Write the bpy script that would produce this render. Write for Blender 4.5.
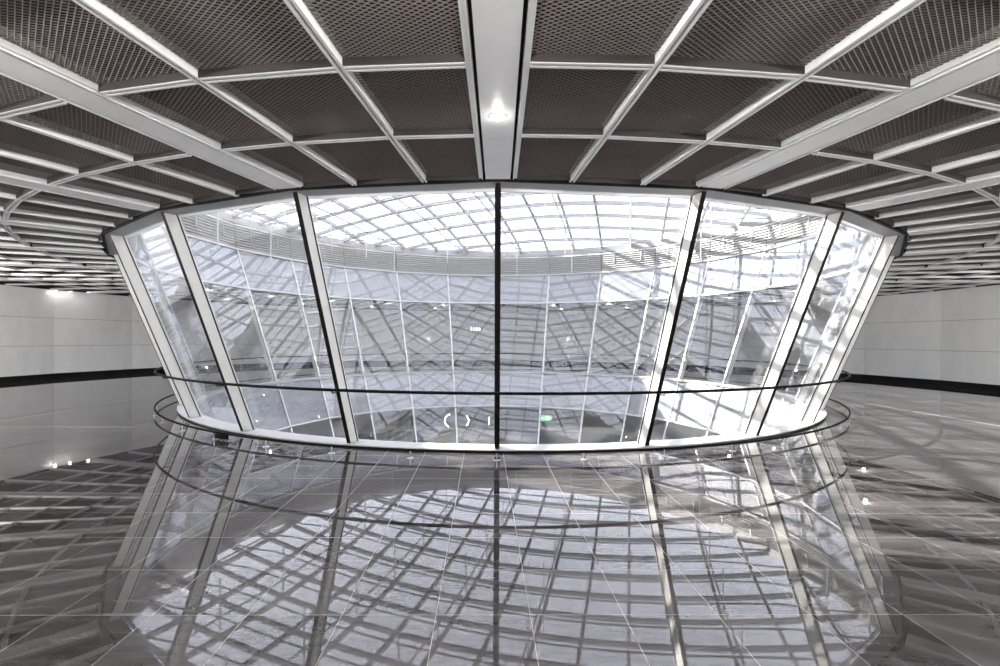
import bpy, bmesh, math, random
from mathutils import Vector, Matrix
random.seed(7)
scene = bpy.context.scene
for o in list(bpy.data.objects): bpy.data.objects.remove(o)
col = scene.collection
R_ = math.radians
sin, cos, pi = math.sin, math.cos, math.pi

# ---------------------------------------------------------------- camera, light, exposure
EYE = 1.77; FPX = 489.5
cam_d = bpy.data.cameras.new('camera'); cam = bpy.data.objects.new('camera', cam_d); col.objects.link(cam)
cam_d.sensor_fit = 'HORIZONTAL'; cam_d.sensor_width = 36.0; cam_d.lens = FPX / 1000 * 36.0
cam_d.shift_x = (500 - 488.83) / 1000; cam_d.shift_y = (338.92 - 333) / 1000
cam_d.clip_start = .05; cam_d.clip_end = 500
cam.matrix_world = Matrix.Translation((0, 0, EYE)) @ Matrix.Rotation(pi/2, 4, 'X') @ Matrix.Rotation(.0046, 4, 'Z')
scene.camera = cam

world = bpy.data.worlds.new('world'); scene.world = world; world.use_nodes = True
bg = world.node_tree.nodes['Background']
bg.inputs['Color'].default_value = (.85, .885, 1.0, 1); bg.inputs['Strength'].default_value = 2.8

sd = bpy.data.lights.new('sun', 'SUN'); sd.energy = 24.0; sd.angle = R_(.55); sd.color = (1.0, .95, .86)
sun = bpy.data.objects.new('sun', sd); col.objects.link(sun); sun.location = (-20, 30, 25)
sun.rotation_euler = Vector((1.32, -.72, -.975)).to_track_quat('-Z', 'Y').to_euler()

scene.view_settings.view_transform = 'Standard'; scene.view_settings.look = 'None'
scene.view_settings.exposure = 0.7; scene.view_settings.gamma = 1.0
try: scene.view_settings.use_curve_mapping = False
except Exception: pass
scene.cycles.max_bounces = 10; scene.cycles.diffuse_bounces = 5; scene.cycles.glossy_bounces = 5
scene.cycles.transparent_max_bounces = 32; scene.cycles.sample_clamp_indirect = 6.0
scene.cycles.use_denoising = True; scene.cycles.caustics_reflective = True; scene.cycles.blur_glossy = 1.0

# ---------------------------------------------------------------- layout (metres; atrium axis at XC, YC)
XC, YC = .3156, 16.926
PH = -.0195; ST = R_(15)
R0, SL = 9.078, .368                       # glass cone: radius at floor, radius gained per metre of height
ZB, ZT, ZU, ZL, ZF = .063, 3.756, 5.38, -1.69, -4.9
FIN = .222; RH = 9.80; HZ, LZ = .975, .125
ZC = 3.76                                  # underside of the ceiling grid
RIM = 10.79
def rc(z): return R0 + SL*z
def P(r, a, z): return Vector((XC + r*sin(a), YC - r*cos(a), z))
def er(a): return Vector((sin(a), -cos(a), 0))
def et(a): return Vector((cos(a), sin(a), 0))
def rwall(a): return 18.56 - .72*sin(a)
WSEAM = R_(8.2)

# ---------------------------------------------------------------- materials
def mat(name, color, rough=.5, metal=0.0, spec=.5, ior=None, emit=None, es=0.0):
    m = bpy.data.materials.new(name); m.use_nodes = True
    b = m.node_tree.nodes['Principled BSDF']
    b.inputs['Base Color'].default_value = (*color, 1); b.inputs['Roughness'].default_value = rough
    b.inputs['Metallic'].default_value = metal; b.inputs['Specular IOR Level'].default_value = spec
    if ior: b.inputs['IOR'].default_value = ior
    if emit: b.inputs['Emission Color'].default_value = (*emit, 1); b.inputs['Emission Strength'].default_value = es
    return m
def nd(m, t, **kw):
    n = m.node_tree.nodes.new(t)
    for k, v in kw.items(): setattr(n, k, v)
    return n
def mth(m, op, a, b=None, c=None):
    n = nd(m, 'ShaderNodeMath', operation=op)
    for i, v in enumerate((a, b, c)):
        if v is None: continue
        if isinstance(v, (int, float)): n.inputs[i].default_value = v
        else: m.node_tree.links.new(v, n.inputs[i])
    return n.outputs[0]
def noisy(m, scale, amount, stretch=(1, 1, 1), bump=0.0):
    """subtle uneven tone and bump so that no surface is perfectly flat"""
    L = m.node_tree.links; b = m.node_tree.nodes['Principled BSDF']
    tc = nd(m, 'ShaderNodeTexCoord'); mp = nd(m, 'ShaderNodeMapping'); mp.inputs['Scale'].default_value = stretch
    L.new(tc.outputs['Object'], mp.inputs['Vector'])
    nz = nd(m, 'ShaderNodeTexNoise'); nz.inputs['Scale'].default_value = scale; nz.inputs['Detail'].default_value = 4
    L.new(mp.outputs['Vector'], nz.inputs['Vector'])
    c = b.inputs['Base Color'].default_value[:3]
    r = nd(m, 'ShaderNodeValToRGB')
    r.color_ramp.elements[0].position = .3; r.color_ramp.elements[1].position = .7
    r.color_ramp.elements[0].color = (*[x*(1-amount) for x in c], 1); r.color_ramp.elements[1].color = (*[min(1, x*(1+amount)) for x in c], 1)
    L.new(nz.outputs['Fac'], r.inputs['Fac']); L.new(r.outputs['Color'], b.inputs['Base Color'])
    if bump:
        bp = nd(m, 'ShaderNodeBump'); bp.inputs['Strength'].default_value = bump; bp.inputs['Distance'].default_value = .004
        L.new(nz.outputs['Fac'], bp.inputs['Height']); L.new(bp.outputs['Normal'], b.inputs['Normal'])
    return m
def glass(name, r0, tint):
    m = bpy.data.materials.new(name); m.use_nodes = True
    nt = m.node_tree; nt.nodes.clear(); L = nt.links
    out = nd(m, 'ShaderNodeOutputMaterial'); mx = nd(m, 'ShaderNodeMixShader')
    tr = nd(m, 'ShaderNodeBsdfTransparent'); tr.inputs['Color'].default_value = (*tint, 1)
    gl = nd(m, 'ShaderNodeBsdfGlossy'); gl.inputs['Roughness'].default_value = 0.0; gl.inputs['Color'].default_value = (.96, .97, 1, 1)
    lw = nd(m, 'ShaderNodeLayerWeight'); lw.inputs['Blend'].default_value = .5
    f = mth(m, 'MULTIPLY_ADD', mth(m, 'POWER', lw.outputs['Facing'], 4.5), 1 - r0, r0)
    L.new(f, mx.inputs['Fac']); L.new(tr.outputs[0], mx.inputs[1]); L.new(gl.outputs[0], mx.inputs[2]); L.new(mx.outputs[0], out.inputs['Surface'])
    return m
M = {}
M['white'] = noisy(mat('white_paint', (.80, .80, .78), .38), 9, .02)
M['fin'] = noisy(mat('fin_paint', (.54, .54, .522), .35), 9, .02)
M['curb'] = noisy(mat('curb_paint', (.40, .40, .40), .4), 9, .02)
M['cap'] = mat('cap_white', (.55, .55, .555), .35)
M['grid'] = noisy(mat('grid_paint', (.82, .82, .815), .38), 9, .03)
M['beam'] = noisy(mat('beam_paint', (.91, .91, .91), .33), 5, .02)
M['nose'] = mat('nose_brown', (.006, .005, .0045), .6, spec=.1)
M['gasket'] = mat('gasket_black', (.008, .008, .008), .6)
M['brown'] = noisy(mat('mesh_brown', (.185, .158, .150), .42, .2), 30, .10)
M['fold'] = mat('fold_brown', (.022, .017, .0155), .5)
M['dark'] = mat('void_black', (.012, .011, .011), .8)
M['rail'] = mat('rail_dark', (.0035, .003, .003), .55, spec=.06)
M['steel'] = mat('steel', (.62, .62, .63), .28, 1.0)
M['rim'] = noisy(mat('rim_grey', (.27, .277, .29), .4), 6, .03)
M['spandrel'] = noisy(mat('spandrel_white', (.30, .30, .303), .5), 3, .03)
M['louvre'] = noisy(mat('louvre_cream', (.36, .355, .345), .45), 8, .03)
M['roofsteel'] = mat('roof_steel', (.38, .382, .39), .45)
M['slab'] = mat('slab_grey', (.30, .30, .31), .8)
M['base'] = mat('base_black', (.008, .008, .008), .5, spec=.15)
M['lens'] = mat('lens_lit', (.9, .9, .9), .4, emit=(1, .96, .90), es=22)
M['glass'] = glass('clear_glass', .05, (.96, .963, .967))
M['roofglass'] = glass('roof_glass', .04, (.965, .967, .97))
M['spglass'] = glass('spandrel_glass', .04, (.95, .955, .965))
M['lowerfloor'] = noisy(mat('lower_floor', (.42, .42, .43), .3), 2, .06)
M['box'] = mat('box_black', (.004, .004, .0045), .7, spec=.1)

def floor_mat():
    m = mat('stone_floor', (.06, .057, .057), .03, spec=.5, ior=1.54)
    L = m.node_tree.links; b = m.node_tree.nodes['Principled BSDF']
    tc = nd(m, 'ShaderNodeTexCoord'); mp = nd(m, 'ShaderNodeMapping'); mp.vector_type = 'TEXTURE'
    mp.inputs['Rotation'].default_value = (0, 0, R_(.56))
    L.new(tc.outputs['Object'], mp.inputs['Vector'])
    sx = nd(m, 'ShaderNodeSeparateXYZ'); L.new(mp.outputs['Vector'], sx.inputs[0])
    T = .603
    u = mth(m, 'DIVIDE', mth(m, 'SUBTRACT', sx.outputs['X'], .304), T)
    v = mth(m, 'DIVIDE', mth(m, 'SUBTRACT', sx.outputs['Y'], 3.14), T*1.012)
    def line(x):
        d = mth(m, 'MINIMUM', mth(m, 'FRACT', x), mth(m, 'SUBTRACT', 1.0, mth(m, 'FRACT', x)))
        return mth(m, 'LESS_THAN', d, .0036)
    joint = mth(m, 'MAXIMUM', line(u), line(v))
    cid = nd(m, 'ShaderNodeCombineXYZ'); L.new(mth(m, 'FLOOR', u), cid.inputs[0]); L.new(mth(m, 'FLOOR', v), cid.inputs[1])
    wn = nd(m, 'ShaderNodeTexWhiteNoise', noise_dimensions='2D'); L.new(cid.outputs[0], wn.inputs['Vector'])
    # brushed streaks along the tile courses, shifted per tile
    mp2 = nd(m, 'ShaderNodeMapping'); mp2.inputs['Scale'].default_value = (1.6, 9, 1)
    ad = nd(m, 'ShaderNodeVectorMath', operation='ADD'); L.new(mp.outputs['Vector'], ad.inputs[0])
    sc = nd(m, 'ShaderNodeVectorMath', operation='SCALE'); sc.inputs['Scale'].default_value = 7.0
    L.new(wn.outputs['Color'], sc.inputs[0]); L.new(sc.outputs[0], ad.inputs[1]); L.new(ad.outputs[0], mp2.inputs['Vector'])
    n1 = nd(m, 'ShaderNodeTexNoise'); n1.inputs['Scale'].default_value = 1.6; n1.inputs['Detail'].default_value = 6; n1.inputs['Roughness'].default_value = .65
    L.new(mp2.outputs['Vector'], n1.inputs['Vector'])
    n2 = nd(m, 'ShaderNodeTexNoise'); n2.inputs['Scale'].default_value = 60; n2.inputs['Detail'].default_value = 3
    L.new(mp.outputs['Vector'], n2.inputs['Vector'])
    k = mth(m, 'ADD', mth(m, 'MULTIPLY', n1.outputs['Fac'], 1.1), mth(m, 'MULTIPLY', wn.outputs['Value'], .38))
    k = mth(m, 'ADD', k, mth(m, 'MULTIPLY', n2.outputs['Fac'], .25))
    ramp = nd(m, 'ShaderNodeValToRGB')
    ramp.color_ramp.elements[0].position = .5; ramp.color_ramp.elements[0].color = (.013, .0120, .0124, 1)
    ramp.color_ramp.elements[1].position = 1.0; ramp.color_ramp.elements[1].color = (.066, .0615, .0635, 1)
    L.new(k, ramp.inputs['Fac'])
    mix = nd(m, 'ShaderNodeMix', data_type='RGBA'); L.new(joint, mix.inputs['Factor'])
    L.new(ramp.outputs['Color'], mix.inputs['A']); mix.inputs['B'].default_value = (.24, .225, .21, 1)
    L.new(mix.outputs['Result'], b.inputs['Base Color'])
    L.new(mth(m, 'ADD', mth(m, 'MULTIPLY', joint, .3), mth(m, 'MULTIPLY_ADD', n1.outputs['Fac'], .012, .008)), b.inputs['Roughness'])
    bp = nd(m, 'ShaderNodeBump'); bp.inputs['Strength'].default_value = .012; bp.inputs['Distance'].default_value = .002
    mp3 = nd(m, 'ShaderNodeMapping'); mp3.inputs['Scale'].default_value = (1, 2.5, 1); L.new(mp.outputs['Vector'], mp3.inputs['Vector'])
    n3 = nd(m, 'ShaderNodeTexNoise'); n3.inputs['Scale'].default_value = 3.5; n3.inputs['Detail'].default_value = 2; L.new(mp3.outputs['Vector'], n3.inputs['Vector'])
    L.new(n3.outputs['Fac'], bp.inputs['Height']); L.new(bp.outputs['Normal'], b.inputs['Normal'])
    return m
M['floor'] = floor_mat()
M['wall'] = noisy(mat('wall_panel', (.80, .80, .80), .38), 2.5, .04, (1, 1, .5))

# ---------------------------------------------------------------- mesh helpers
class MB:
    def __init__(s): s.v = []; s.f = []
    def add(s, vs, fs):
        n = len(s.v); s.v += [tuple(v) for v in vs]; s.f += [tuple(i+n for i in f) for f in fs]
    def hexa(s, a, b):
        """prism between two quads a, b (each four corners in the same order)"""
        s.add(list(a)+list(b), [(3,2,1,0),(4,5,6,7),(0,1,5,4),(1,2,6,5),(2,3,7,6),(3,0,4,7)])
    def bar(s, p, q, w, h, up=Vector((0,0,1))):
        p, q = Vector(p), Vector(q); d = (q-p).normalized(); x = d.cross(up)
        if x.length < 1e-4: x = d.cross(Vector((1,0,0)))
        x.normalize(); y = x.cross(d)
        c = [x*(i*w/2)+y*(j*h/2) for i, j in ((-1,-1),(1,-1),(1,1),(-1,1))]
        s.hexa([p+k for k in c], [q+k for k in c])
    def tube(s, pts, r, n=8, closed=False):
        rings = []; m = len(pts); pts = [Vector(p) for p in pts]
        for i, p in enumerate(pts):
            a = pts[i-1] if (i or closed) else p; b = pts[(i+1) % m] if (i < m-1 or closed) else p
            d = (b-a).normalized(); x = d.cross(Vector((0,0,1)))
            if x.length < 1e-3: x = d.cross(Vector((1,0,0)))
            x.normalize(); y = x.cross(d)
            rings.append([p + x*(r*cos(2*pi*k/n)) + y*(r*sin(2*pi*k/n)) for k in range(n)])
        fs = []
        for i in range(m if closed else m-1):
            j = (i+1) % m
            fs += [(i*n+k, i*n+(k+1) % n, j*n+(k+1) % n, j*n+k) for k in range(n)]
        if not closed: fs += [tuple(range(n-1, -1, -1)), tuple((m-1)*n+k for k in range(n))]
        s.add([v for r_ in rings for v in r_], fs)
    def cyl(s, c, r, h, n=20):
        c = Vector(c); s.tube([c, c+Vector((0,0,h))], r, n)
    def sweep(s, prof, angs, closed=False):
        """profile [(r, z)...] (closed loop) carried through the azimuths; r may be a function of the azimuth"""
        n = len(prof); m = len(angs); vs = []
        for a in angs:
            for r, z in prof: vs.append(P(r(a) if callable(r) else r, a, z))
        fs = []
        for i in range(m if closed else m-1):
            j = (i+1) % m
            fs += [(i*n+k, j*n+k, j*n+(k+1) % n, i*n+(k+1) % n) for k in range(n)]
        if not closed: fs += [tuple(range(n)), tuple((m-1)*n+k for k in range(n-1, -1, -1))]
        s.add(vs, fs)
    def mesh(s, name, m, smooth=False):
        me = bpy.data.meshes.new(name); me.from_pydata(s.v, [], s.f); me.update()
        bm = bmesh.new(); bm.from_mesh(me); bmesh.ops.recalc_face_normals(bm, faces=bm.faces); bm.to_mesh(me); bm.free()
        if smooth:
            for p in me.polygons: p.use_smooth = True
        me.materials.append(m); return me
    def build(s, name, m, parent=None, smooth=False, bevel=0):
        o = bpy.data.objects.new(name, s.mesh(name, m, smooth)); col.objects.link(o)
        if parent:
            o.parent = parent; o.matrix_parent_inverse = parent.matrix_basis.inverted()
        if bevel:
            b = o.modifiers.new('bevel', 'BEVEL'); b.width = bevel; b.segments = 2; b.limit_method = 'ANGLE'
        return o
def tag(o, label=None, cat=None, group=None, kind=None):
    if label: o['label'] = label
    if cat: o['category'] = cat
    if group: o['group'] = group
    if kind: o['kind'] = kind
    return o
def thing(name, loc, label, cat, group=None):
    o = bpy.data.objects.new(name, None); col.objects.link(o); o.location = loc; o.empty_display_size = .1
    return tag(o, label, cat, group)
def arc(a0, a1, n): return [a0 + (a1-a0)*i/n for i in range(n+1)]
KA = [PH + k*ST for k in range(24)]                         # azimuths of the fins
FULL = [2*pi*i/144 for i in range(144)]
ONES = 'zeroth first second third fourth fifth sixth seventh eighth ninth tenth eleventh twelfth thirteenth fourteenth fifteenth sixteenth seventeenth eighteenth nineteenth'.split()
def ordw(n):
    if n < 20: return ONES[n]
    t, u = divmod(n, 10)
    return {2: 'twentieth', 3: 'thirtieth'}[t] if u == 0 else {2: 'twenty', 3: 'thirty'}[t] + '-' + ONES[u]

# ---------------------------------------------------------------- the setting
def ring_slab(name, r_in, r_out, z0, z1, m, kind='structure'):
    b = MB(); b.sweep([(r_in, z0), (r_out, z0), (r_out, z1), (r_in, z1)], FULL, True)
    return tag(b.build(name, m), kind=kind)
ring_slab('floor', 9.12, 19.6, -.34, 0.0, M['floor'])
ring_slab('ceiling', rc(4.25)+.16, 19.4, 4.08, 4.3, M['dark'])
ring_slab('roof_slab', 11.34, 20.4, 5.45, 6.35, M['slab'])
ring_slab('ceiling_lower', rc(-1.38)+.14, 19.6, -1.66, -1.40, M['slab'])
b = MB(); b.sweep([(.01, ZF-.3), (19.6, ZF-.3), (19.6, ZF), (.01, ZF)], FULL, True); tag(b.build('floor_lower', M['lowerfloor']), kind='structure')
b = MB(); b.sweep([(19.45, ZF), (19.75, ZF), (19.75, -.34), (19.45, -.34)], FULL, True); tag(b.build('wall_lower', M['wall']), kind='structure')

# thin steel movement joints let into the floor
ca, sa = cos(R_(.56)), sin(R_(.56))
def floor_pt(u, v): return (u*ca - v*sa, u*sa + v*ca, 0)                # tile axes
M['joint'] = mat('joint_steel', (.60, .59, .57), .35, .6)
for i, (u0, v0, u1, v1) in enumerate(((-10.05, 1.0, -10.05, 30.0), (10.78, 1.0, 10.78, 30.0), (-17.4, 9.72, -6.9, 9.72))):
    b = MB(); p, q = Vector(floor_pt(u0, v0)), Vector(floor_pt(u1, v1)); b.bar(p+Vector((0,0,.0005)), q+Vector((0,0,.0005)), .022, .002)
    tag(b.build(f'trim_{i+1}', M['joint']), kind='structure')

# hall wall: flat facets of ten degrees, three courses of panels with open joints, black base
names = {0: 'wall_back', 1: 'wall_right', 2: 'wall_front', 3: 'wall_left'}
rows = [(.215, 1.385), (1.395, 2.565), (2.575, 3.80)]
for q in range(4):
    pn = MB(); bk = MB(); bs = MB()
    for i in range(9):
        a0 = WSEAM + (q*9 + i - 5)*R_(10) + R_(0); a1 = a0 + R_(10)
        g = .004 / 18
        for z0, z1 in rows:
            pn.hexa([P(rwall(a0), a0+g, z0), P(rwall(a1), a1-g, z0), P(rwall(a1)+.03, a1-g, z0), P(rwall(a0)+.03, a0+g, z0)],
                    [P(rwall(a0), a0+g, z1), P(rwall(a1), a1-g, z1), P(rwall(a1)+.03, a1-g, z1), P(rwall(a0)+.03, a0+g, z1)])
        bk.hexa([P(rwall(a0)+.03, a0, 0), P(rwall(a1)+.03, a1, 0), P(rwall(a1)+.25, a1, 0), P(rwall(a0)+.25, a0, 0)],
                [P(rwall(a0)+.03, a0, 5.45), P(rwall(a1)+.03, a1, 5.45), P(rwall(a1)+.25, a1, 5.45), P(rwall(a0)+.25, a0, 5.45)])
        bs.hexa([P(rwall(a0)+.012, a0, 0), P(rwall(a1)+.012, a1, 0), P(rwall(a1)+.03, a1, 0), P(rwall(a0)+.03, a0, 0)],
                [P(rwall(a0)+.012, a0, .205), P(rwall(a1)+.012, a1, .205), P(rwall(a1)+.03, a1, .205), P(rwall(a0)+.03, a0, .205)])
    w = tag(bk.build(names[q], M['dark']), kind='structure')
    pn.build('wall_panelling', M['wall'], w)
    tag(bs.build('baseboard_' + names[q][5:], M['base']), kind='structure')

# ---------------------------------------------------------------- the glass cone
def near_far(k):
    """where a fin stands, k = 0 nearest the viewer, positive to the right"""
    if abs(k) <= 6:
        return 'nearest the viewer, dead centre' if k == 0 else f'near side, {ordw(abs(k))} {"right" if k > 0 else "left"} of the centre fin'
    if abs(k) == 12: return 'far side, dead centre'
    return f'far side, {ordw(12-abs(k))} {"right" if k > 0 else "left"} of the far centre'
def bay_where(k):
    """bay between fins k and k+1"""
    if k >= 0: n, s = k+1, 'right'
    else: n, s = -k, 'left'
    return (f'near side, {ordw(n)} bay {s} of the centre fin' if n <= 6 else f'far side, {ordw(13-n)} bay {s} of the far centre')

def prism(mb, a, off0, off1, w, z0, z1):
    q = lambda z: [P(rc(z)+off0, a, z)-et(a)*w/2, P(rc(z)+off0, a, z)+et(a)*w/2, P(rc(z)+off1, a, z)+et(a)*w/2, P(rc(z)+off1, a, z)-et(a)*w/2]
    mb.hexa(q(z0), q(z1))
for k in range(-11, 13):
    a = PH + k*ST
    t = thing('atrium_mullion', P(rc(ZB), a, ZB), f'white slanting fin of the glass wall, {near_far(k)}', 'mullion', 'fins of the glass wall')
    b = MB(); prism(b, a, .022, FIN-.008, .064, ZB, ZT); b.build('fin_plate', M['fin'], t, bevel=.003)
    b = MB(); prism(b, a, FIN-.008, FIN+.004, .066, ZB, ZT); tag(b.build('nose_strip', M['nose'], t), 'dark brown nose strip')
    b = MB(); prism(b, a, .002, .021, .084, ZB, ZT); tag(b.build('gasket', M['gasket'], t), 'black glazing gasket')
    b = MB(); prism(b, a, -.020, 0, .080, ZF, ZU); b.build('inner_cap', M['cap'], t)
def pane_mb(k, z0, z1, r_off, th, inset=.036):
    a0, a1 = PH+k*ST, PH+(k+1)*ST; b = MB()
    def q(z):
        p0, p1 = P(rc(z)+r_off, a0, z), P(rc(z)+r_off, a1, z); d = (p1-p0).normalized(); n = er((a0+a1)/2)
        p0 = p0 + d*inset; p1 = p1 - d*inset
        return [p0, p1, p1+n*th, p0+n*th]
    b.hexa(q(z0), q(z1)); return b
for k in range(-12, 12):
    w = bay_where(k)
    for z0, z1, nm, lab, gl in ((ZB+.02, ZT-.03, 'glazing_unit', 'tall clear pane of the hall level', 'clear panes of the hall level'),
                                (ZF+.02, ZL-.03, 'lower_glazing_unit', 'clear pane below the floor edge', 'clear panes below the floor')):
        tag(pane_mb(k, z0, z1, -.034, .018).build(nm, M['glass']), f'{lab}, {w}', 'glass pane', gl)
    for z0, z1, nm, lab, gl in ((ZT+.05, ZU-.03, 'upper_spandrel', 'pale spandrel panel above the ceiling line', 'spandrel panels above the ceiling line'),
                                (ZL+.03, ZB-.05, 'lower_spandrel', 'pale spandrel panel hiding the floor edge', 'spandrel panels at the floor edge')):
        t = thing(nm, P(rc(z0), PH+(k+.5)*ST, z0), f'{lab}, {w}', 'spandrel panel', gl)
        pane_mb(k, z0, z1, -.034, .012).build('glass_sheet', M['spglass'], t)
        pane_mb(k, z0, z1, .03, .03, .0).build('back_panel', M['spandrel'], t)

# rings that tie the cone together (straight between the fins)
def ring(name, prof, m, label, cat, angs=KA, bevel=0):
    b = MB(); b.sweep(prof, angs, True); return tag(b.build(name, m, bevel=bevel), label, cat)
cb = thing('atrium_curb', P(9.3, 0, 0), 'white curb on the floor under the slanting glass, black strip below', 'curb')
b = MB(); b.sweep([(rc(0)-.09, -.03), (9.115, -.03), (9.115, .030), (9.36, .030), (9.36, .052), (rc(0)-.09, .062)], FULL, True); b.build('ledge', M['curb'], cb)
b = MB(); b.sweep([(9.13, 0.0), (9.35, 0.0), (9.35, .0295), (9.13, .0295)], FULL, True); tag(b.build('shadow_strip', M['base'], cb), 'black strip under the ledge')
ring('head_ring', [(rc(ZT)-.055, ZT-.026), (rc(ZT)-.0215, ZT-.026), (rc(ZT)-.0215, ZT+.046), (rc(ZT)-.055, ZT+.046)], M['cap'], 'white head rail along the top of the clear panes', 'transom')
ring('upper_ring', [(rc(ZU)-.075, ZU-.026), (rc(ZU)-.0215, ZU-.026), (rc(ZU)-.0215, ZU+.046), (rc(ZU)-.075, ZU+.046)], M['cap'], 'white rail between upper spandrels and the louvres', 'transom')
ring('lower_ring', [(rc(ZL)-.075, ZL-.028), (rc(ZL)-.0215, ZL-.028), (rc(ZL)-.0215, ZL+.028), (rc(ZL)-.075, ZL+.028)], M['cap'], 'white rail under the floor edge panels inside the atrium', 'transom')
t = thing('rim_soffit', P(10.6, 0, ZT), 'grey ring soffit capping the glass wall below the ceiling', 'rim')
b = MB(); b.sweep([(rc(ZT)+.022, ZT+.002), (RIM-.03, ZT+.002), (RIM-.03, ZT+.045), (rc(ZT)+.022, ZT+.045)], KA, True); b.build('soffit_plate', M['rim'], t)
b = MB(); b.sweep([(RIM-.029, ZT-.005), (RIM-.004, ZT-.005), (RIM-.004, ZT+.16), (RIM-.029, ZT+.16)], KA, True); b.build('shadow_gap', M['gasket'], t)
b = MB(); b.sweep([(RIM-.003, ZT-.012), (RIM+.02, ZT-.012), (RIM+.02, ZT+.10), (RIM-.003, ZT+.10)], KA, True); b.build('edge_strip', M['nose'], t)
ring('rim_backing', [(rc(ZT+.06)+.10, ZT+.07), (RIM-.03, ZT+.07), (RIM-.03, ZT+.45), (rc(ZT+.45)+.09, ZT+.45)], M['dark'], 'black packing behind the grey ring soffit', 'trim')

# ---------------------------------------------------------------- louvres, roof
ZLV = 6.50
for k in range(-12, 12):
    a0, a1 = PH+k*ST, PH+(k+1)*ST
    t = thing('louvre_bank', P(rc(ZU), (a0+a1)/2, ZU+.05), f'cream louvre panel under the skylight edge, {bay_where(k)}', 'louvre', 'louvre panels under the skylight')
    b = MB()
    n = 9
    for i in range(n):
        z = ZU + .10 + i*(ZLV-ZU-.12)/n
        r = rc(ZU)+.02 + .10*i/n
        b.sweep([(r, z), (r+.07, z+.085), (r+.085, z+.070), (r+.015, z-.015)], [a0+.002, a1-.002])
    b.build('slats', M['louvre'], t)
    b = MB(); b.sweep([(rc(ZU)+.17, ZU+.05), (rc(ZU)+.20, ZU+.05), (rc(ZU)+.30, ZLV), (rc(ZU)+.27, ZLV)], [a0, a1]); b.build('back_plate', M['louvre'], t)
    for f in (.25, .75):
        aa = a0 + (a1-a0)*f
        b = MB(); b.bar(P(rc(ZU)-.02, aa, ZU+.45), P(rc(ZU)+.06, aa, ZLV-.10), .06, .03); b.build('bracket', M['louvre'], t)

RR, ZR0, RISE = 11.55, 6.72, 1.55
def zroof(x, y): return ZR0 + RISE*(1-((x-XC)**2+(y-YC)**2)/RR**2)
sk = thing('skylight_roof', (XC, YC, ZR0), 'domed steel and glass skylight grid over the atrium', 'skylight')
b = MB(); b.sweep([(RR-.30, ZLV), (RR+.35, ZLV), (RR+.35, ZR0+.10), (RR-.30, ZR0+.10)], FULL, True); b.build('edge_beam', M['roofsteel'], sk)
b = MB(); na, nr = 72, 10; vs = []; fs = []
for th_ in (0, .02):
    for i in range(nr+1):
        r = RR*1.01*i/nr + .001
        for j in range(na):
            p = P(r, 2*pi*j/na, 0); vs.append((p.x, p.y, zroof(p.x, p.y)+.14+th_))
for s_ in range(2):
    o_ = s_*(nr+1)*na
    for i in range(nr):
        for j in range(na):
            f = (o_+i*na+j, o_+i*na+(j+1) % na, o_+(i+1)*na+(j+1) % na, o_+(i+1)*na+j)
            fs.append(f if s_ else f[::-1])
b.add(vs, fs); b.build('roof_glass', M['roofglass'], sk)
GA = R_(16.1); ua = Vector((sin(GA), cos(GA), 0)); ub = Vector((cos(GA), -sin(GA), 0))   # the two directions of the roof grid
MA, MBB, S0 = 1.5, 1.42, 26.3
C0 = Vector((XC, YC, 0))
def chord(axis, off):
    """part of a grid line inside the roof circle; axis 0: along ua at ub-offset off, 1: along ub at ua-offset off"""
    d, n = (ua, ub) if axis == 0 else (ub, ua)
    h = off - C0.dot(n); R1 = RR - .12
    if abs(h) > R1-.3: return None
    L_ = math.sqrt(R1**2-h*h); c = C0.dot(d)
    return [d*(c - L_ + 2*L_*i/20) + n*off for i in range(21)]
offs = [(0, MA*i) for i in range(-14, 15)] + [(1, S0 + MBB*i) for i in range(-17, 4)]
for axis, off in offs:
    pts = chord(axis, off)
    if not pts: continue
    b = MB()
    for p, q in zip(pts[:-1], pts[1:]):
        b.bar((p.x, p.y, zroof(p.x, p.y)), (q.x, q.y, zroof(q.x, q.y)), .11, .15)
    b.build('roof_beam', M['roofsteel'], sk)
    i = round(off/MA) if axis == 0 else round((off-S0)/MBB)
    if i % 2 == 0 or axis == 1:                                         # tie rods under every second beam one way, every beam the other
        b = MB(); lo = [(p.x, p.y, max(zroof(p.x, p.y)-.62, ZR0+.02) if 0 < j < 20 else zroof(p.x, p.y)-.1) for j, p in enumerate(pts)]
        b.tube(lo, .032, 6); b.build('tie_rod', M['roofsteel'], sk)
for i in range(-14, 15):
    for j in range(-17, 4):
        p = ub*(MA*i) + ua*(S0+MBB*j)
        rho = (p-C0).length
        if rho > RR-.8 or (i+j) % 2: continue
        if i % 2 == 0 and j % 2 == 0:
            b = MB(); z = zroof(p.x, p.y); b.tube([(p.x, p.y, z-.05), (p.x, p.y, z-1.8)], .026, 6); b.build('hanger_rod', M['cap'], sk)

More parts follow.
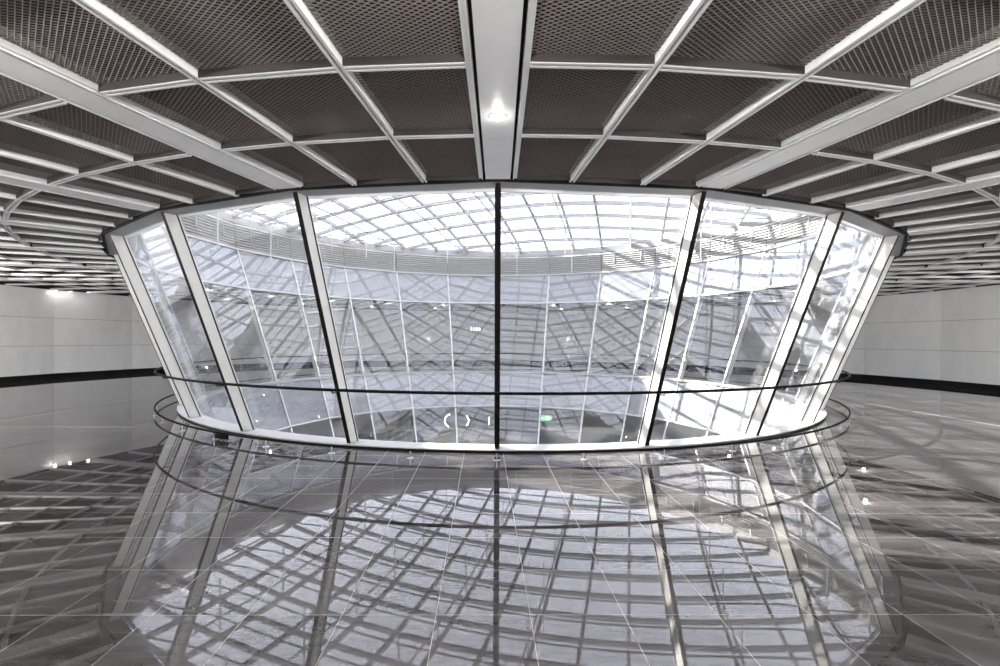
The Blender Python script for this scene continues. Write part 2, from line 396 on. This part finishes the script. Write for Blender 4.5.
# ---------------------------------------------------------------- rails around the glass wall
hr = thing('handrail', P(RH, 0, HZ), 'dark metal handrail circling the glass wall on brackets', 'handrail')
b = MB(); b.tube([P(RH, a, HZ) for a in FULL], .024, 10, True); b.build('rail', M['rail'], hr, smooth=True)
for a in KA:
    b = MB(); b.tube([P(rc(HZ)+FIN-.004, a, HZ-.05), P(RH-.02, a, HZ-.05), P(RH, a, HZ-.02)], .011, 6); b.build('bracket', M['rail'], hr)
kr = thing('low_rail', P(RH, 0, 0), 'low dark kick rail ringing the glass wall on short posts', 'rail')
b = MB(); b.sweep([(RH-.014, LZ-.020), (RH+.014, LZ-.020), (RH+.014, LZ+.014), (RH-.014, LZ+.014)], FULL, True); b.build('rail', M['rail'], kr, bevel=.004)
proto = None
for i in range(48):
    a = PH + i*ST/2
    if proto is None:
        b = MB(); b.cyl((0, 0, .008), .011, LZ-.03, 10); pm = b.mesh('post', M['steel'], False)
        b = MB(); b.cyl((0, 0, 0), .052, .008, 20); dm = b.mesh('base_plate', M['steel'], False); proto = 1
    p = bpy.data.objects.new('post', pm); col.objects.link(p); p.parent = kr; p.matrix_parent_inverse = kr.matrix_basis.inverted(); p.location = P(RH, a, 0)
    d = bpy.data.objects.new('base_plate', dm); col.objects.link(d); d.parent = p
# small black box clipped under the low rail
aa = R_(-30.3); c = P(RH, aa, 0)
fb = thing('floor_box', c, 'small black box between steel clips under the low rail', 'box')
def sector(r0, r1, a0, a1, z0, z1):
    m = MB(); m.hexa([P(r0, a0, z0), P(r0, a1, z0), P(r1, a1, z0), P(r1, a0, z0)], [P(r0, a0, z1), P(r0, a1, z1), P(r1, a1, z1), P(r1, a0, z1)]); return m
sector(RH-.07, RH+.05, aa-.0165, aa+.0125, .030, .102).build('body', M['box'], fb, bevel=.006)
tag(sector(RH+.051, RH+.062, aa-.0110, aa-.0085, 0, .101).build('clip', M['steel'], fb), 'steel clip')
tag(sector(RH-.03, RH+.04, aa+.0150, aa+.0185, .030, .102).build('plug', M['box'], fb), 'small black plug')
# ---------------------------------------------------------------- ceiling: beams, grid frames, mesh panels, lamps
RINGS = [10.89, 12.13, 13.37, 14.61, 15.85, 17.09]
def beam_where(k):
    if k == 0: return 'central beam running away from the viewer'
    if k == 12: return 'beam beyond the atrium on its centre line'
    return f'{ordw(abs(k))} beam {"right" if k > 0 else "left"} of the central one'
def radial(mb, a, r0, r1, x0, x1, z0, z1):
    """box along the radius at azimuth a, lateral x0..x1, z0..z1"""
    q = lambda r: [P(r, a, z)+et(a)*x for x, z in ((x0, z0), (x1, z0), (x1, z1), (x0, z1))]
    mb.hexa(q(r0), q(r1))
for k in range(-11, 13):
    a = PH + k*ST; r1 = rwall(a)-.06
    t = thing('beam_cover', P(RIM, a, ZC), f'wide white ceiling beam, {beam_where(k)}', 'ceiling beam', 'wide white ceiling beams')
    b = MB(); r = RIM+.03
    while r < r1-.1:                                                    # cover plates with hairline joints
        e = min(r+1.238, r1); radial(b, a, r, e-.003, -.155, .155, ZC+.004, ZC+.12); r = e
    b.build('cover_plate', M['beam'], t, bevel=.002)
    for s_ in (-1, 1):
        b = MB(); x0, x1 = sorted((s_*.187, s_*.202)); radial(b, a, RIM+.03, r1, x0, x1, ZC+.0, ZC+.15)
        x0, x1 = sorted((s_*.203, s_*.236)); radial(b, a, RIM+.03, r1, x0, x1, ZC+.014, ZC+.15); b.build('edge_rail', M['grid'], t)
        b = MB(); x0, x1 = sorted((s_*.156, s_*.186)); radial(b, a, RIM+.03, r1, x0, x1, ZC+.10, ZC+.118); b.build('slot', M['dark'], t)
def gap_word(k): return f'{ordw(k+1)} bay {"right"} of the central beam' if k >= 0 else f'{ordw(-k)} bay left of the central beam'
def channel_r(mb, a, r0, r1):                                           # radial rail: two flanges and a sunk groove
    radial(mb, a, r0, r1, -.034, -.012, ZC, ZC+.13); radial(mb, a, r0, r1, .012, .034, ZC, ZC+.13); radial(mb, a, r0, r1, -.0119, .0119, ZC+.03, ZC+.12)
for k in range(-12, 12):
    a0, a1 = PH+k*ST, PH+(k+1)*ST
    t = thing('overhead_grid', P(RIM, (a0+a1)/2, ZC), f'white metal ceiling grid filling the {gap_word(k)}', 'ceiling grid', 'white ceiling grids')
    for i in (1, 2):
        a = a0+i*ST/3; b = MB(); channel_r(b, a, RIM-.045, rwall(a)-.06); b.build('radial_rail', M['grid'], t)
    for r in RINGS[1:]:
        for i in range(3):
            b0, b1 = a0+i*ST/3, a0+(i+1)*ST/3
            e0 = .237/r if i == 0 else .035/r; e1 = .237/r if i == 2 else .035/r
            aa = [b0+e0, b1-e1]; b = MB()
            for ra, rb, za, zb in ((r-.036, r-.013, ZC, ZC+.055), (r+.013, r+.036, ZC, ZC+.055), (r-.0129, r+.0129, ZC+.028, ZC+.055)):
                b.sweep([(ra, za), (rb, za), (rb, zb), (ra, zb)], aa)
            b.build('cross_rail', M['grid'], t)

def mesh_panel(name, a, row, e0, e1, wall=None):
    """expanded metal between two radial rails (azimuths a-2.5..a+2.5 deg); tilted zigzag strands plus folded edges"""
    r0 = RINGS[row]; r1 = RINGS[row+1] if row+1 < len(RINGS) else wall
    r0 += .037; r1 -= .037
    if row == 0: r0 = 10.755 if abs(((a-PH)/(ST/3)) % 3 - 1.5) < .2 else 10.80
    zm = ZC+.062; ha = ST/6; b = MB(); A = Vector
    LW, SW = .064, .040
    C = P((r0+r1)/2, a, 0); X, Y = et(a), er(a)
    def lim(y): 
        r = (r0+r1)/2 + y
        return -(r*math.tan(ha)-e0), (r*math.tan(ha)-e1)
    h = (r1-r0)/2; n = int(2*h/(SW/2)); tilt = R_(42); wd = .0076
    wy, wz = cos(tilt)*wd/2, sin(tilt)*wd/2
    for j in range(n):
        yc = -h + (j+.5)*SW/2
        x0, x1 = lim(yc); i0, i1 = math.ceil(x0/(LW/2)), math.floor(x1/(LW/2))
        vs = []; fs = []
        xs = [x0] + [i*LW/2 for i in range(i0, i1+1)] + [x1]
        ys = [0] + [(SW/4 if (i+j) % 2 else -SW/4) for i in range(i0, i1+1)] + [0]
        for x, dy in zip(xs, ys):
            for sgn in (-1, 1):
                p = C + X*x + Y*(yc+dy*.86+sgn*wy); vs.append((p.x, p.y, zm+sgn*wz))
        for i in range(len(xs)-1): fs.append((2*i, 2*i+2, 2*i+3, 2*i+1))
        b.add(vs, fs)
    for y, s_ in ((-h, -1), (h, 1)):                                     # folded edge strips
        x0, x1 = lim(y); p0 = C+X*x0+Y*y; p1 = C+X*x1+Y*y; q = -Y*s_*.004
        b.hexa([A((p.x, p.y, ZC+.003)) for p in (p0, p1, p1+q, p0+q)], [A((p.x, p.y, zm+.03)) for p in (p0, p1, p1+q, p0+q)])
    me = bpy.data.meshes.new(name); me.from_pydata(b.v, [], b.f); me.update(); me.materials.append(M['brown']); me.materials.append(M['fold'])
    for p in me.polygons[-12:]: p.material_index = 1
    return me
def px(p):
    d = p.y
    if d < .2: return None
    return 488.8 + FPX*p.x/d, 338.9 - FPX*(p.z-EYE)/d
cand = []
for k in range(-36, 36):
    a = PH + (k+.5)*ST/3
    for row in range(6):
        r1 = RINGS[row+1] if row < 5 else rwall(a)-.12
        best = None
        for rr in (RINGS[row]+.1, (RINGS[row]+r1)/2, r1-.1):
            for da in (-.4, 0, .4):
                p = P(rr, a+da*ST/3, ZC); q = px(p)
                if q and -5 < q[0] < 1005 and q[1] > -5: best = min(best or 99, p.y)
        cand.append((best if best else 1e3, k, row, a, r1))
cand.sort(key=lambda c: c[0])
shared = {}; rest = MB()
seen = [c for c in cand if c[0] < 900]
ROWW = ['first', 'second', 'third', 'fourth', 'fifth', 'outermost']
for idx, (d, k, row, a, r1) in enumerate(seen):
    m3 = k % 3; e0 = .237 if m3 == 0 else .035; e1 = .237 if m3 == 2 else .035
    key = (row, m3) if row < 5 else (row, k)
    if idx < 300:
        me = mesh_panel('overhead_mesh', a, row, e0, e1, r1)
        o = bpy.data.objects.new('overhead_mesh', me); col.objects.link(o)
        side = f'{ordw(k+1)} bay right' if k >= 0 else f'{ordw(-k)} bay left'
        tag(o, f'brown mesh ceiling panel, {ROWW[row]} row from the rim, {side} of central beam', 'ceiling panel', 'brown mesh ceiling panels')
    else:
        me = mesh_panel('m', a, row, e0, e1, r1); rest.add([v.co for v in me.vertices], [tuple(p.vertices) for p in me.polygons]); bpy.data.meshes.remove(me)
if rest.v:
    me = bpy.data.meshes.new('distant_overhead_mesh'); me.from_pydata(rest.v, [], rest.f); me.materials.append(M['brown'])
    o = bpy.data.objects.new('distant_overhead_mesh', me); col.objects.link(o)
    tag(o, 'distant brown mesh ceiling panelling beyond the atrium', 'ceiling panel', kind='stuff')
print('panels seen', len(seen))

def downlight(a, r, label, power, added_fill=False):
    p = P(r, a, ZC)
    t = thing('downlight', p, label, 'ceiling lamp', 'round downlights in the white beams')
    b = MB(); n = 28; prof = [(.050, .004), (.082, .004), (.082, -.006), (.058, -.010)]
    vs = []; fs = []
    for i in range(n):
        for rr, zz in prof: vs.append((p.x+rr*cos(2*pi*i/n), p.y+rr*sin(2*pi*i/n), p.z+zz-.0005))
    for i in range(n):
        j = (i+1) % n; fs += [(i*4+q, j*4+q, j*4+(q+1) % 4, i*4+(q+1) % 4) for q in range(4)]
    b.add(vs, fs); b.build('trim_ring', M['white'], t, smooth=True)
    b = MB(); b.cyl((p.x, p.y, p.z-.003), .052, .005, 24); b.build('lens', M['lens'], t)
    ld = bpy.data.lights.new('lamp', 'POINT'); ld.energy = power; ld.shadow_soft_size = .05; ld.color = (1, .98, .95)
    lo = bpy.data.objects.new('lamp', ld); col.objects.link(lo); lo.parent = t; lo.location = (0, 0, -.21 if added_fill else -.085)
    if added_fill:                                                            # unseen fill lamp added to brighten the ceiling, globe on a stem
        b = MB(); b.tube([p+Vector((0,0,-.004)), p+Vector((0,0,-.08))], .012, 8); b.build('stem', M['white'], t)
        b = MB(); b.tube([p+Vector((0,0,-.08-.10*i/8)) for i in range(9)], .05, 16)
        for i in range(9):
            f = math.sqrt(max(.02, 1-((i-4)/4)**2))
            for q in range(16): x, y, z = b.v[i*16+q]; b.v[i*16+q] = (p.x+(x-p.x)*f, p.y+(y-p.y)*f, z)
        b.build('globe', M['lens'], t, smooth=True)
for k in range(-11, 13):
    a = PH+k*ST
    for r, w in ((12.55, 'inner lamp'), (16.1, 'outer lamp')):
        if (r < 13 and k and -7 < k < 6) or (r > 13 and k in (6, -6, -7)): continue
        downlight(a, r, f'small round {"added fill lamp" if r > 13 and -6 < k < 6 else "downlight"}, {w} in the {beam_where(k)}', (.8 if k == 0 else 5) if r < 13 else 320 if -6 < k < 0 else 290 if 0 <= k < 3 else 120 if 3 <= k < 6 else 4, r > 13 and -6 < k < 6)  # strong outer ones are out of view, added to lift the ceiling
for r, dg, w in ((19.08, -101.6, 'first'), (18.95, -103.1, 'second'), (18.62, -104.7, 'third')):
    downlight(R_(dg), r, f'small spotlight washing the white wall at the left, {w} from the picture edge', .8)

# ---------------------------------------------------------------- small things glimpsed through the far glass
def flat_box(x, y, z, w, d, h):
    m = MB(); m.hexa([(x-w/2, y-d/2, z-h/2), (x+w/2, y-d/2, z-h/2), (x+w/2, y+d/2, z-h/2), (x-w/2, y+d/2, z-h/2)], [(x-w/2, y-d/2, z+h/2), (x+w/2, y-d/2, z+h/2), (x+w/2, y+d/2, z+h/2), (x-w/2, y+d/2, z+h/2)]); return m
M['green'] = mat('sign_green', (.05, .30, .12), .4, emit=(.10, .55, .22), es=1.0)
M['pale'] = mat('sign_pale', (.8, .85, .75), .4, emit=(.85, .95, .75), es=1.6)
M['hoop'] = mat('hoop_lit', (.9, .9, .85), .4, emit=(1, .97, .88), es=3.0)
sx, sy, sz = 3.2, 27.2, -2.62
t = thing('exit_sign', (sx, sy, sz), 'small green lit sign hanging in the lower hall behind the far glass', 'sign')
flat_box(sx, sy, sz, .62, .06, .30).build('housing', M['green'], t)
for dx, w, h in ((-.18, .16, .05), (.02, .06, .20), (.12, .06, .20), (.20, .05, .12)):
    flat_box(sx+dx, sy-.036, sz, w, .01, h).build('marking', M['pale'], t)
for dx in (-.25, .25):
    b = MB(); b.tube([(sx+dx, sy, sz+.15), (sx+dx, sy, -1.66)], .01, 6); b.build('hanger', M['steel'], t)
sx, sy, sz = -.77, 28.2, 2.33
t = thing('hanging_sign', (sx, sy, sz), 'small grey sign with pale characters hanging behind the far glass', 'sign')
flat_box(sx, sy, sz, .80, .05, .30).build('board', M['slab'], t)
for dx, w in ((-.24, .07), (-.10, .05), (.06, .10), (.23, .09)):
    flat_box(sx+dx, sy-.031, sz, w, .01, .17).build('character', M['pale'], t)
for dx in (-.3, .3):
    b = MB(); b.tube([(sx+dx, sy, sz+.15), (sx+dx, sy, ZC+.1)], .01, 6); b.build('hanger', M['steel'], t)
for q, (xx, a0, a1, rr, lab) in enumerate(((-2.05, 100, 250, .36, 'leftmost, widest curve'), (-1.45, -50, 50, .36, 'middle, short curve'), (-.45, -25, 25, .5, 'rightmost, almost straight'))):
    pts = [(xx + rr*cos(R_(a)), 27.0, -2.75 + rr*sin(R_(a))) for a in range(a0, a1+1, 10)]
    b = MB(); b.tube(pts, .03, 8)
    tag(b.build('curved_lamp', M['hoop'], smooth=True), f'white curved tube lamp in the lower hall, {lab} of the three', 'lamp', 'curved lamps in the lower hall')
